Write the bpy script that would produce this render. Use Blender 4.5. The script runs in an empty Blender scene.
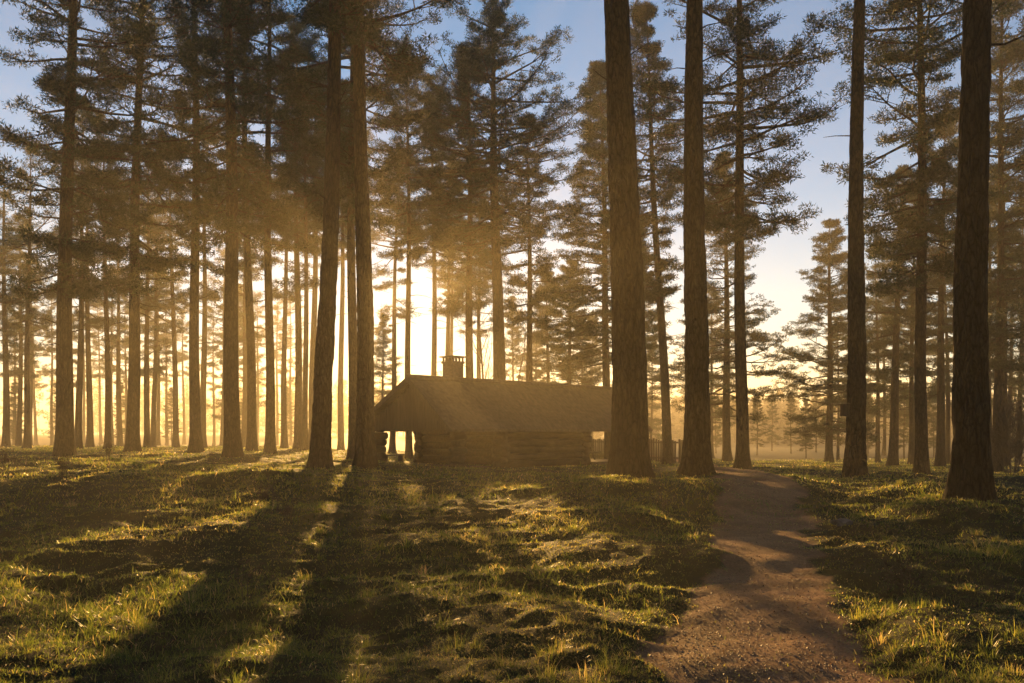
import bpy, math, random
import numpy as np
from mathutils import Vector, Matrix

R = math.radians
F = 887.0            # focal length in pixels of a 1024 px wide frame
HZ = 432.0           # image row of the horizon
CAM_H = 1.5
SUN_AZ = -8.3        # degrees from +Y towards +X
SUN_EL = 8.6

scene = bpy.context.scene
col = scene.collection


# ------------------------------------------------------------------ helpers
def link(o, parent=None):
    col.objects.link(o)
    if parent is not None:
        o.parent = parent
    return o


def tag(o, label=None, cat=None, group=None, kind=None):
    if label:
        o['label'] = label
    if cat:
        o['category'] = cat
    if group:
        o['group'] = group
    if kind:
        o['kind'] = kind
    return o


def empty(name, loc, rot=(0, 0, 0)):
    o = bpy.data.objects.new(name, None)
    o.empty_display_size = 0.3
    o.location = loc
    o.rotation_euler = rot
    return link(o)


class MB:
    """collects arrays of faces and links them as one mesh object"""

    def __init__(self):
        self.v, self.f, self.m, self.t, self.n = [], [], [], [], 0

    def add(self, verts, faces, mat=0, tone=None):
        verts = np.asarray(verts, dtype=np.float64).reshape(-1, 3)
        faces = np.asarray(faces, dtype=np.int64)
        self.v.append(verts)
        self.f.append(faces + self.n)
        self.m.append(np.full(len(faces), mat))
        if tone is None:
            tone = np.full(len(verts), 0.5)
        self.t.append(np.asarray(tone, dtype=np.float64))
        self.n += len(verts)

    def box(self, c, s, mat=0, M=None, bevel=0.0):
        c, s = np.array(c, float), np.array(s, float) / 2
        if bevel <= 0:
            q = np.array([[-1, -1, -1], [1, -1, -1], [1, 1, -1], [-1, 1, -1],
                          [-1, -1, 1], [1, -1, 1], [1, 1, 1], [-1, 1, 1]], float) * s + c
            fc = [[3, 2, 1, 0], [4, 5, 6, 7], [0, 1, 5, 4], [1, 2, 6, 5], [2, 3, 7, 6], [3, 0, 4, 7]]
        else:
            b = bevel
            prof = [(-s[0] + b, -s[1]), (s[0] - b, -s[1]), (s[0], -s[1] + b), (s[0], s[1] - b),
                    (s[0] - b, s[1]), (-s[0] + b, s[1]), (-s[0], s[1] - b), (-s[0], -s[1] + b)]
            q = np.array([(x, y, -s[2]) for x, y in prof] + [(x, y, s[2]) for x, y in prof]) + c
            if M is not None:
                q = np.array([M @ Vector(p) for p in q])
            self.add(q, [[i, (i + 1) % 8, 8 + (i + 1) % 8, 8 + i] for i in range(8)], mat)
            cap = []
            for k in (0, 8):
                for a in ((0, 1, 2, 7), (7, 2, 3, 6), (6, 3, 4, 5)):
                    cap.append([k + i for i in (a if k else a[::-1])])
            self.f.append(np.array(cap) + self.n - 16)
            self.m.append(np.full(6, mat))
            return
        if M is not None:
            q = np.array([M @ Vector(p) for p in q])
        self.add(q, fc, mat)

    def tube(self, pts, rad, sides=8, mat=0, cap=True, rough=0.0, rng=None):
        pts = np.array(pts, float)
        n = len(pts)
        d = np.gradient(pts, axis=0)
        d /= np.linalg.norm(d, axis=1)[:, None] + 1e-9
        ref = np.array([0, 0, 1.0]) if abs(d[0][2]) < 0.9 else np.array([1.0, 0, 0])
        a = np.cross(d, ref)
        a /= np.linalg.norm(a, axis=1)[:, None] + 1e-9
        b = np.cross(d, a)
        th = np.arange(sides) / sides * 2 * math.pi
        r = np.array(rad, float)[:, None] * np.ones((1, sides))
        if rough and rng is not None:
            r = r * (1 + rng.normal(0, rough, r.shape))
        q = pts[:, None, :] + r[:, :, None] * (np.cos(th)[None, :, None] * a[:, None, :] + np.sin(th)[None, :, None] * b[:, None, :])
        i = np.arange(n - 1)[:, None] * sides
        j = np.arange(sides)[None, :]
        k = (j + 1) % sides
        fc = np.stack([i + j, i + k, i + sides + k, i + sides + j], -1).reshape(-1, 4)
        self.add(q.reshape(-1, 3), fc, mat)
        if cap:
            base = self.n - n * sides
            for e in (0, n - 1):
                ring = base + e * sides + np.arange(sides)
                nxt = np.roll(ring, -1)
                ci = self.n
                self.v.append(pts[e][None, :])
                self.t.append(np.array([0.5]))
                self.n += 1
                cc = np.full(sides, ci)
                self.f.append(np.stack([nxt, ring, cc] if e == 0 else [ring, nxt, cc], -1))
                self.m.append(np.full(sides, mat))

    def mesh(self, name, mats, smooth=False):
        me = bpy.data.meshes.new(name)
        v = np.concatenate(self.v).astype(np.float32)
        me.vertices.add(len(v))
        me.vertices.foreach_set('co', v.ravel())
        lp = np.concatenate([f.ravel() for f in self.f]).astype(np.int32)
        tot = np.concatenate([np.full(len(f), f.shape[1]) for f in self.f]).astype(np.int32)
        st = np.concatenate([[0], np.cumsum(tot)[:-1]]).astype(np.int32)
        me.loops.add(len(lp))
        me.loops.foreach_set('vertex_index', lp)
        me.polygons.add(len(tot))
        me.polygons.foreach_set('loop_start', st)
        me.polygons.foreach_set('loop_total', tot)
        me.polygons.foreach_set('material_index', np.concatenate(self.m).astype(np.int32))
        me.polygons.foreach_set('use_smooth', np.full(len(tot), bool(smooth)))
        at = me.attributes.new('tone', 'FLOAT', 'POINT')
        at.data.foreach_set('value', np.concatenate(self.t).astype(np.float32))
        for m in (mats if isinstance(mats, (list, tuple)) else [mats]):
            me.materials.append(m)
        me.update(calc_edges=True)
        me.validate()
        return me

    def build(self, name, mats, parent=None, smooth=False):
        return link(bpy.data.objects.new(name, self.mesh(name, mats, smooth)), parent)


def _hash(ix, iy, seed):
    h = (ix.astype(np.int64) * 374761393 + iy.astype(np.int64) * 668265263 + seed * 974634777) & 0x7fffffff
    h = ((h ^ (h >> 13)) * 1274126177) & 0x7fffffff
    return ((h ^ (h >> 16)) & 0xffff) / 65535.0


def vnoise(x, y, seed=0):
    x, y = np.asarray(x, float), np.asarray(y, float)
    ix, iy = np.floor(x), np.floor(y)
    fx, fy = x - ix, y - iy
    fx, fy = fx * fx * fx * (fx * (fx * 6 - 15) + 10), fy * fy * fy * (fy * (fy * 6 - 15) + 10)
    a, b = _hash(ix, iy, seed), _hash(ix + 1, iy, seed)
    c, d = _hash(ix, iy + 1, seed), _hash(ix + 1, iy + 1, seed)
    return (a + (b - a) * fx + (c - a) * fy + (a - b - c + d) * fx * fy) * 2 - 1


def fbm(x, y, seed=0, octs=4):
    s, amp = 0, 1.0
    for o in range(octs):
        s = s + amp * vnoise(x * 2 ** o + 17.3 * o, y * 2 ** o - 9.1 * o, seed + o)
        amp *= 0.5
    return s


# ------------------------------------------------------------------ materials
def new_mat(name):
    m = bpy.data.materials.new(name)
    m.use_nodes = True
    nt = m.node_tree
    nt.nodes.clear()
    out = nt.nodes.new('ShaderNodeOutputMaterial')
    return m, nt, out


def N(nt, kind, **kw):
    n = nt.nodes.new(kind)
    for k, v in kw.items():
        if k in n.inputs:
            n.inputs[k].default_value = v
        else:
            setattr(n, k, v)
    return n


def ramp(nt, fac, stops):
    r = nt.nodes.new('ShaderNodeValToRGB')
    el = r.color_ramp.elements
    while len(el) > 1:
        el.remove(el[-1])
    el[0].position, el[0].color = stops[0][0], (*stops[0][1], 1)
    for p, c in stops[1:]:
        e = el.new(p)
        e.color = (*c, 1)
    nt.links.new(fac, r.inputs['Fac'])
    return r.outputs['Color']


def wood_mat(name, c0, c1, stretch=(1, 1, 0.12), scale=9.0, rough=0.85, bump=0.5, dist=0.02, coord='Object'):
    m, nt, out = new_mat(name)
    tc = N(nt, 'ShaderNodeTexCoord')
    mp = N(nt, 'ShaderNodeMapping')
    mp.inputs['Scale'].default_value = stretch
    nt.links.new(tc.outputs[coord], mp.inputs['Vector'])
    n1 = N(nt, 'ShaderNodeTexNoise', Scale=scale, Detail=6.0, Roughness=0.65)
    nt.links.new(mp.outputs['Vector'], n1.inputs['Vector'])
    b = N(nt, 'ShaderNodeBsdfPrincipled', Roughness=rough)
    b.inputs['Specular IOR Level'].default_value = 0.15
    nt.links.new(ramp(nt, n1.outputs['Fac'], [(0.3, c0), (0.7, c1)]), b.inputs['Base Color'])
    bp = N(nt, 'ShaderNodeBump', Strength=bump, Distance=dist)
    nt.links.new(n1.outputs['Fac'], bp.inputs['Height'])
    nt.links.new(bp.outputs['Normal'], b.inputs['Normal'])
    nt.links.new(b.outputs['BSDF'], out.inputs['Surface'])
    return m


def bark_mat(name):
    m, nt, out = new_mat(name)
    tc = N(nt, 'ShaderNodeTexCoord')
    mp = N(nt, 'ShaderNodeMapping')
    mp.inputs['Scale'].default_value = (1, 1, 0.3)
    nt.links.new(tc.outputs['Object'], mp.inputs['Vector'])
    vo = N(nt, 'ShaderNodeTexVoronoi', Scale=13.0, feature='DISTANCE_TO_EDGE')
    n1 = N(nt, 'ShaderNodeTexNoise', Scale=9.0, Detail=7.0, Roughness=0.7)
    n2 = N(nt, 'ShaderNodeTexNoise', Scale=2.2, Detail=3.0)
    mixv = N(nt, 'ShaderNodeMixRGB', Fac=0.12)
    nt.links.new(mp.outputs['Vector'], mixv.inputs['Color1'])
    nt.links.new(n1.outputs['Color'], mixv.inputs['Color2'])
    nt.links.new(mixv.outputs['Color'], vo.inputs['Vector'])
    nt.links.new(mp.outputs['Vector'], n1.inputs['Vector'])
    nt.links.new(tc.outputs['Object'], n2.inputs['Vector'])
    low = ramp(nt, n1.outputs['Fac'], [(0.25, (0.018, 0.012, 0.009)), (0.55, (0.05, 0.034, 0.025)), (0.8, (0.095, 0.072, 0.055))])
    up = ramp(nt, n1.outputs['Fac'], [(0.25, (0.04, 0.022, 0.012)), (0.6, (0.10, 0.055, 0.03)), (0.85, (0.16, 0.095, 0.055))])
    sep = N(nt, 'ShaderNodeSeparateXYZ')
    nt.links.new(tc.outputs['Object'], sep.inputs['Vector'])
    ad = N(nt, 'ShaderNodeMath', operation='MULTIPLY_ADD')
    nt.links.new(n2.outputs['Fac'], ad.inputs[0])
    ad.inputs[1].default_value = 5.0
    nt.links.new(sep.outputs['Z'], ad.inputs[2])
    mr = N(nt, 'ShaderNodeMapRange')
    mr.inputs['From Min'].default_value = 9.0
    mr.inputs['From Max'].default_value = 15.0
    nt.links.new(ad.outputs[0], mr.inputs['Value'])
    mx = N(nt, 'ShaderNodeMixRGB')
    nt.links.new(mr.outputs['Result'], mx.inputs['Fac'])
    nt.links.new(low, mx.inputs['Color1'])
    nt.links.new(up, mx.inputs['Color2'])
    ck = N(nt, 'ShaderNodeMixRGB', blend_type='MULTIPLY', Fac=1.0)
    nt.links.new(mx.outputs['Color'], ck.inputs['Color1'])
    nt.links.new(ramp(nt, vo.outputs['Distance'], [(0.0, (0.25, 0.23, 0.22)), (0.09, (0.7, 0.7, 0.7)), (0.25, (0.86, 0.85, 0.84))]), ck.inputs['Color2'])
    b = N(nt, 'ShaderNodeBsdfPrincipled', Roughness=0.92)
    b.inputs['Specular IOR Level'].default_value = 0.1
    nt.links.new(ck.outputs['Color'], b.inputs['Base Color'])
    hs = N(nt, 'ShaderNodeMath', operation='MULTIPLY_ADD')
    nt.links.new(vo.outputs['Distance'], hs.inputs[0])
    hs.inputs[1].default_value = 2.0
    nt.links.new(n1.outputs['Fac'], hs.inputs[2])
    bp = N(nt, 'ShaderNodeBump', Strength=1.0, Distance=0.06)
    nt.links.new(hs.outputs[0], bp.inputs['Height'])
    nt.links.new(bp.outputs['Normal'], b.inputs['Normal'])
    nt.links.new(b.outputs['BSDF'], out.inputs['Surface'])
    return m


def leaf_mat(name, stops, trans=0.4, rough=0.6, spec=0.25, thin=1.0):
    m, nt, out = new_mat(name)
    at = N(nt, 'ShaderNodeAttribute', attribute_name='tone')
    c = ramp(nt, at.outputs['Fac'], stops)
    b = N(nt, 'ShaderNodeBsdfPrincipled', Roughness=rough)
    b.inputs['Specular IOR Level'].default_value = spec
    t = N(nt, 'ShaderNodeBsdfTranslucent')
    nt.links.new(c, b.inputs['Base Color'])
    k = N(nt, 'ShaderNodeVectorMath', operation='SCALE')
    k.inputs['Scale'].default_value = thin
    nt.links.new(c, k.inputs[0])
    nt.links.new(k.outputs[0], t.inputs['Color'])
    mx = N(nt, 'ShaderNodeMixShader', Fac=trans)
    nt.links.new(b.outputs['BSDF'], mx.inputs[1])
    nt.links.new(t.outputs['BSDF'], mx.inputs[2])
    nt.links.new(mx.outputs['Shader'], out.inputs['Surface'])
    return m


def ground_mat(name):
    m, nt, out = new_mat(name)
    tc = N(nt, 'ShaderNodeTexCoord')
    at = N(nt, 'ShaderNodeAttribute', attribute_name='tone')
    n1 = N(nt, 'ShaderNodeTexNoise', Scale=2.3, Detail=8.0, Roughness=0.65)
    n2 = N(nt, 'ShaderNodeTexNoise', Scale=38.0, Detail=6.0, Roughness=0.7)
    n3 = N(nt, 'ShaderNodeTexNoise', Scale=0.55, Detail=3.0)
    for n in (n1, n2, n3):
        nt.links.new(tc.outputs['Object'], n.inputs['Vector'])
    moss = ramp(nt, n1.outputs['Fac'], [(0.3, (0.022, 0.024, 0.008)), (0.5, (0.028, 0.033, 0.008)), (0.68, (0.045, 0.044, 0.013))])
    dry = ramp(nt, n2.outputs['Fac'], [(0.3, (0.02, 0.016, 0.008)), (0.7, (0.048, 0.04, 0.016))])
    mg = N(nt, 'ShaderNodeMixRGB')
    mf = N(nt, 'ShaderNodeMapRange')
    mf.inputs['From Min'].default_value = 0.45
    mf.inputs['From Max'].default_value = 0.7
    nt.links.new(n3.outputs['Fac'], mf.inputs['Value'])
    nt.links.new(mf.outputs['Result'], mg.inputs['Fac'])
    nt.links.new(moss, mg.inputs['Color1'])
    nt.links.new(dry, mg.inputs['Color2'])
    dirt = ramp(nt, n2.outputs['Fac'], [(0.25, (0.11, 0.057, 0.03)), (0.5, (0.24, 0.132, 0.07)), (0.75, (0.37, 0.22, 0.125))])
    n4 = N(nt, 'ShaderNodeTexNoise', Scale=1.1, Detail=7.0, Roughness=0.7)
    nt.links.new(tc.outputs['Object'], n4.inputs['Vector'])
    dm = N(nt, 'ShaderNodeMixRGB', blend_type='MULTIPLY', Fac=0.85)
    nt.links.new(dirt, dm.inputs['Color1'])
    nt.links.new(ramp(nt, n4.outputs['Fac'], [(0.36, (0.5, 0.47, 0.44)), (0.5, (0.85, 0.78, 0.74)), (0.62, (1.15, 1.1, 1.05))]), dm.inputs['Color2'])
    dirt = dm.outputs['Color']
    mx = N(nt, 'ShaderNodeMixRGB')
    # ragged edge: the mask plus noise
    ad = N(nt, 'ShaderNodeMath', operation='MULTIPLY_ADD')
    nt.links.new(n1.outputs['Fac'], ad.inputs[0])
    ad.inputs[1].default_value = 0.9
    nt.links.new(at.outputs['Fac'], ad.inputs[2])
    mr = N(nt, 'ShaderNodeMapRange', interpolation_type='SMOOTHSTEP')
    mr.inputs['From Min'].default_value = 0.75
    mr.inputs['From Max'].default_value = 1.1
    nt.links.new(ad.outputs[0], mr.inputs['Value'])
    nt.links.new(mr.outputs['Result'], mx.inputs['Fac'])
    nt.links.new(mg.outputs['Color'], mx.inputs['Color1'])
    nt.links.new(dirt, mx.inputs['Color2'])
    b = N(nt, 'ShaderNodeBsdfPrincipled', Roughness=0.8)
    b.inputs['Specular IOR Level'].default_value = 0.06
    nt.links.new(mx.outputs['Color'], b.inputs['Base Color'])
    bp = N(nt, 'ShaderNodeBump', Strength=0.8, Distance=0.015)
    nt.links.new(n2.outputs['Fac'], bp.inputs['Height'])
    nt.links.new(bp.outputs['Normal'], b.inputs['Normal'])
    nt.links.new(b.outputs['BSDF'], out.inputs['Surface'])
    return m


M_bark = bark_mat('pine_bark')
M_needle = leaf_mat('pine_needles', [(0.0, (0.012, 0.024, 0.009)), (0.5, (0.026, 0.042, 0.013)), (1.0, (0.055, 0.068, 0.02))], 0.28)
M_far = leaf_mat('far_wood_leaves', [(0.0, (0.03, 0.035, 0.015)), (1.0, (0.07, 0.07, 0.03))], 0.25)
M_grass = leaf_mat('grass_blades', [(0.0, (0.026, 0.034, 0.008)), (0.45, (0.058, 0.074, 0.011)), (0.75, (0.12, 0.11, 0.022)), (1.0, (0.22, 0.16, 0.075))], 0.65, 0.38, 0.5, 3.8)
M_stalk = leaf_mat('dry_stalks', [(0.0, (0.03, 0.02, 0.013)), (1.0, (0.09, 0.06, 0.035))], 0.15)
M_twig = wood_mat('bare_twig', (0.04, 0.03, 0.022), (0.10, 0.075, 0.055))
M_litter = leaf_mat('fallen_leaves', [(0.0, (0.06, 0.03, 0.015)), (0.6, (0.16, 0.08, 0.03)), (1.0, (0.30, 0.18, 0.07))], 0.3)
M_stone = wood_mat('gravel_stone', (0.12, 0.07, 0.045), (0.34, 0.22, 0.15), (1, 1, 1), 14.0, 0.55, 0.3, 0.004)
M_rock = wood_mat('grey_rock', (0.06, 0.055, 0.05), (0.16, 0.15, 0.135), (1, 1, 1), 6.0, 0.85, 0.8, 0.03)
M_ground = ground_mat('mossy_ground')
M_log = wood_mat('tarred_log', (0.028, 0.018, 0.011), (0.08, 0.05, 0.03), (0.25, 1, 1), 8.0)
M_roof = wood_mat('weathered_roof', (0.045, 0.035, 0.027), (0.11, 0.085, 0.062), (1, 0.2, 1), 5.0, 0.85, 0.6, 0.03)
M_plank = wood_mat('grey_plank', (0.035, 0.027, 0.019), (0.085, 0.064, 0.045), (1, 1, 0.1), 12.0)
M_brick = wood_mat('sooty_masonry', (0.07, 0.05, 0.04), (0.16, 0.12, 0.095), (1, 1, 2.5), 9.0, 0.9, 0.6, 0.02)
M_iron = wood_mat('dark_sheet_iron', (0.03, 0.028, 0.026), (0.06, 0.055, 0.05), (1, 1, 1), 6.0, 0.5, 0.1, 0.005)


# ------------------------------------------------------------------ terrain
# heights of the ground where trees and other things stand: image column, image row of the foot, distance
CTRL = [
    (64, 454, 32), (132, 453, 36), (196, 451, 38), (233, 458, 32), (251, 452, 42), (270, 453, 40), (320, 464, 24),
    (365, 469, 26), (353, 457, 36), (630, 476, 18.5), (697, 471, 20.5), (743, 468, 33), (855, 474, 24.6), (922, 474, 32),
    (972, 491, 14.5), (108, 450, 48), (25, 447, 65), (-80, 452, 34), (-80, 447, 60), (150, 446, 75), (305, 450, 48), (260, 447, 70),
    (400, 468, 40), (460, 469, 38), (520, 468, 41), (560, 466, 46), (600, 463, 50), (660, 462, 50), (690, 462, 50), (440, 460, 52),
    (760, 464, 50), (830, 467, 44), (893, 467, 46), (940, 468, 44), (1000, 470, 40), (1100, 472, 40), (1100, 490, 15),
    (760, 461, 70), (900, 464, 62), (1020, 464, 62), (400, 452, 70), (550, 452, 75),
    (400, 474, 24), (500, 476, 22), (560, 478, 21), (200, 470, 21), (60, 472, 20), (-60, 474, 19),
]
for px in range(-200, 1300, 100):
    CTRL.append((px, 683, 5.3))
    CTRL.append((px, 598, 8.0))
    CTRL.append((px, 525 if px < 650 else 532, 12.0))
    CTRL.append((px, 446.5 if px < 650 else 450, 110))
    CTRL.append((px, 437, 260))
    CTRL.append((px, 434.5, 500))
CA = np.array(CTRL, float)
C_px = CA[:, 0]
C_l = np.log(CA[:, 2])
C_z = CAM_H - (CA[:, 1] - HZ) * CA[:, 2] / F


def base_h(x, y):
    x, y = np.asarray(x, float), np.asarray(y, float)
    sh = x.shape
    x, y = x.ravel(), y.ravel()
    yy = np.maximum(y, 4.0)
    px = 512 + F * x / np.maximum(yy, 4.0)
    px = np.clip(px, -260, 1290)
    ly = np.log(np.clip(yy, 4.5, 520))
    out = np.empty(len(x))
    for s in range(0, len(x), 60000):
        e = s + 60000
        w = np.exp(-0.5 * (((px[s:e, None] - C_px[None, :]) / 48.0) ** 2 + ((ly[s:e, None] - C_l[None, :]) / 0.13) ** 2)) + 1e-7 / (0.02 + ((px[s:e, None] - C_px[None, :]) / 300.0) ** 2 + ((ly[s:e, None] - C_l[None, :]) / 0.5) ** 2)
        out[s:e] = (w * C_z[None, :]).sum(1) / w.sum(1)
    return out.reshape(sh)


PATH = np.array([(1.45, -4, 0.66), (1.5, 3, 0.66), (1.62, 5.3, 0.66), (1.9, 7.0, 0.6), (2.5, 9.0, 0.58), (3.25, 11.5, 0.62), (4.1, 14.5, 0.7),
                 (5.25, 19, 0.8), (6.3, 24, 0.9), (7.7, 32, 1.0), (9.2, 42, 1.0), (10.2, 50, 0.9), (10.8, 62, 0.8), (12, 80, 0.8)])


def path_mask(x, y):
    yy = np.clip(y, -4, 80)
    cx = np.interp(yy, PATH[:, 1], PATH[:, 0])
    hw = np.interp(yy, PATH[:, 1], PATH[:, 2])
    d = np.abs(x - cx - 0.12 * vnoise(y * 0.7, x * 0.3, 91)) / (hw * (1 + 0.22 * vnoise(x * 0.9, y * 0.8, 77) + 0.20 * fbm(x * 2.4, y * 2.2, 78, 3)))
    m = 1 - np.clip((d - 0.55) / 0.9, 0, 1)
    m = m * m * (3 - 2 * m)
    return m * np.clip((80 - y) / 15, 0, 1)


def height(x, y):
    h = base_h(x, y)
    pm = path_mask(x, y)
    fade = np.clip(1.25 - np.maximum(y, 0) / 60.0, 0.12, 1)
    wx, wy = x + 0.3 * vnoise(x * 1.3, y * 1.3, 3), y + 0.3 * vnoise(x * 1.3 + 9, y * 1.3, 4)
    hum = 0.11 * fbm(wx * 0.55, wy * 0.6, 5, 2) + 0.085 * (0.75 - np.abs(fbm(wx * 1.25 + 3, wy * 1.35, 11, 2))) + 0.03 * (0.7 - np.abs(fbm(wx * 3.1, wy * 3.3, 15, 2))) + 0.018 * fbm(x * 7.5, y * 7.5, 21, 2) - 0.07
    rut = 0.055 * fbm(x * 0.55, y * 0.6, 44, 3) + 0.009 * fbm(x * 4.2, y * 4.2, 33, 3)
    near = np.clip((np.hypot(x, y) - 2.0) / 3.0, 0.15, 1)
    return h + near * fade * (hum * (1 - pm) + rut * pm) - 0.06 * pm * fade


def gz(x, y):
    return float(height(np.array([x], float), np.array([y], float))[0])


def build_ground():
    nr, nc = 880, 560
    a0, a1 = math.log(3.0), math.log(516.0)
    row = np.exp(np.linspace(a0, a1, nr)) - 6.0
    t = np.linspace(-1.25, 1.25, nc)
    Y = np.repeat(row[:, None], nc, 1)
    X = (Y + 6.0) * t[None, :]
    X = np.clip(X, -330, 330) + np.where(np.abs(X) > 330, np.sign(X) * (np.abs(X) - 330) * 0.01, 0)
    Z = height(X, Y)
    pm = path_mask(X, Y)
    v = np.stack([X, Y, Z], -1).reshape(-1, 3)
    i = np.arange(nr - 1)[:, None] * nc
    j = np.arange(nc - 1)[None, :]
    f = np.stack([i + j, i + j + 1, i + nc + j + 1, i + nc + j], -1).reshape(-1, 4)
    pf = pm.reshape(-1)
    on = pf[f].mean(1) > 0.42
    for name, sel in (('ground', ~on), ('path', on)):
        ff = f[sel]
        used, inv = np.unique(ff, return_inverse=True)
        b = MB()
        b.add(v[used], inv.reshape(-1, 4), 0, pf[used])
        o = b.build(name, M_ground, smooth=True)
        tag(o, kind='structure')
        if name == 'ground':
            o['label'] = 'uneven mossy forest floor with low hummocks'
        else:
            o['label'] = 'reddish brown trodden dirt path winding towards the fence'


build_ground()


# ------------------------------------------------------------------ grass and litter
def scatter(n, y0, y1, seed, tmax=0.78):
    rng = np.random.default_rng(seed)
    y = np.exp(rng.uniform(math.log(y0), math.log(y1), n))
    x = y * rng.uniform(-tmax, tmax, n)
    return x, y, rng


TRUNK_FEET = [((px - 512) / F * D, D, 0.4) for px, D in ((320, 24), (365, 26), (630, 18.5), (697, 20.5), (855, 24.6), (972, 14.5), (64, 32), (132, 36), (233, 32), (743, 33), (922, 32))]


def grass():
    n = 720000
    x, y, rng = scatter(n, 3.4, 75, 3)
    pm = path_mask(x, y)
    cl = fbm(x * 1.7, y * 1.7, 61, 3)
    keep = rng.random(n) > np.clip(pm * 1.05 + 0.85 * pm * fbm(x * 1.3, y * 0.9, 33, 3), 0, 0.975)
    keep &= rng.random(n) < np.clip(0.62 + 0.5 * cl, 0.6, 1)
    x, y, pm, cl = x[keep], y[keep], pm[keep], cl[keep]
    n = len(x)
    z = height(x, y) - 0.008
    tall = fbm(x * 0.5 + 40, y * 0.5, 71, 3)
    L = rng.uniform(0.02, 0.058, n) * (1 + 0.9 * np.clip(tall, -0.5, 1.2)) * (1 + 0.012 * np.clip(y, 0, 40))
    L *= np.where(rng.random(n) < 0.03, 2.1, 1.0) * (1 - 0.55 * pm)
    wd = np.maximum(0.0016, y * 0.00042) * rng.uniform(0.7, 1.5, n)
    az = rng.uniform(0, 2 * math.pi, n) + 1.2 * fbm(x * 1.1, y * 1.1, 81, 2)
    lean = np.clip(rng.normal(1.05, 0.42, n), 0.05, 1.75)
    dx, dy = np.cos(az), np.sin(az)
    wa = rng.uniform(0, 2 * math.pi, n)
    sx, sy = np.cos(wa) * wd, np.sin(wa) * wd
    p0 = np.stack([x, y, z], -1)
    l1, l2 = lean * 0.55, lean * 1.25
    mid = p0 + np.stack([dx * np.sin(l1), dy * np.sin(l1), np.cos(l1)], -1) * (L * 0.55)[:, None]
    tip = mid + np.stack([dx * np.sin(l2), dy * np.sin(l2), np.cos(l2)], -1) * (L * 0.5)[:, None]
    s = np.stack([sx, sy, np.zeros(n)], -1)
    V = np.stack([p0 - s, p0 + s, mid - s * 0.75, mid + s * 0.75, tip], 1).reshape(-1, 3)
    k = np.arange(n)[:, None] * 5
    T = np.concatenate([k + [0, 1, 3], k + [0, 3, 2], k + [2, 3, 4]], 0)
    for (tx, ty, tr) in TRUNK_FEET:
        L *= 1 + 0.9 * np.exp(-((np.hypot(x - tx, y - ty) - tr) / 0.35) ** 2)
    tone = np.clip(0.42 + 0.27 * fbm(x * 0.45, y * 0.45, 51, 4) + rng.normal(0, 0.17, n) + 0.15 * pm, 0, 1)
    tone = np.where(rng.random(n) < 0.09, rng.uniform(0.75, 1.0, n), tone)
    b = MB()
    b.add(V, T, 0, np.repeat(tone, 5))
    # arching tussocks of old grass
    rg = np.random.default_rng(12)
    m0 = 900
    cy_ = np.exp(rg.uniform(math.log(3.6), math.log(26), m0))
    cx_ = cy_ * rg.uniform(-.75, .75, m0)
    ok = (path_mask(cx_, cy_) < 0.25) & (rg.random(m0) < np.clip(0.5 + 0.6 * fbm(cx_ * .6, cy_ * .6, 15, 2), 0.05, 1))
    cx_, cy_ = cx_[ok], cy_[ok]
    ii = np.repeat(np.arange(len(cx_)), 48)
    n = len(ii)
    size = rg.uniform(0.6, 1.35, len(cx_))[ii]
    a = rg.uniform(0, 6.283, n)
    rr = 0.07 * size * rg.random(n) ** 0.6
    x, y = cx_[ii] + np.cos(a) * rr, cy_[ii] + np.sin(a) * rr
    z = height(x, y) - 0.01
    L = rg.uniform(0.06, 0.13, n) * size
    wd = np.maximum(0.0014, y * 0.00038) * rg.uniform(.7, 1.3, n)
    a = a + rg.normal(0, 0.5, n)
    ln = np.clip(rg.normal(0.75, 0.3, n), 0.05, 1.3)
    p0 = np.stack([x, y, z], -1)
    P = [p0]
    for f_, l_ in ((0.4, 0.45), (0.35, 1.25), (0.3, 2.1)):
        t_ = ln * l_
        P.append(P[-1] + np.stack([np.cos(a) * np.sin(t_), np.sin(a) * np.sin(t_), np.cos(t_)], -1) * (L * f_)[:, None])
    s = np.stack([-np.sin(a) * wd, np.cos(a) * wd, np.zeros(n)], -1)
    V = np.stack([P[0] - s, P[0] + s, P[1] - s * .8, P[1] + s * .8, P[2] - s * .6, P[2] + s * .6, P[3]], 1).reshape(-1, 3)
    k = np.arange(n)[:, None] * 7
    T = np.concatenate([k + q for q in ([0, 1, 3], [0, 3, 2], [2, 3, 5], [2, 5, 4], [4, 5, 6])], 0)
    tone = np.clip(rg.normal(0.55, 0.14, len(cx_))[ii] + rg.normal(0, .16, n), 0, 1)
    b.add(V, T, 0, np.repeat(tone, 7))
    o = b.build('grass', M_grass)
    tag(o, 'short uneven mossy grass covering the clearing', 'grass', kind='stuff')


grass()


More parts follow.
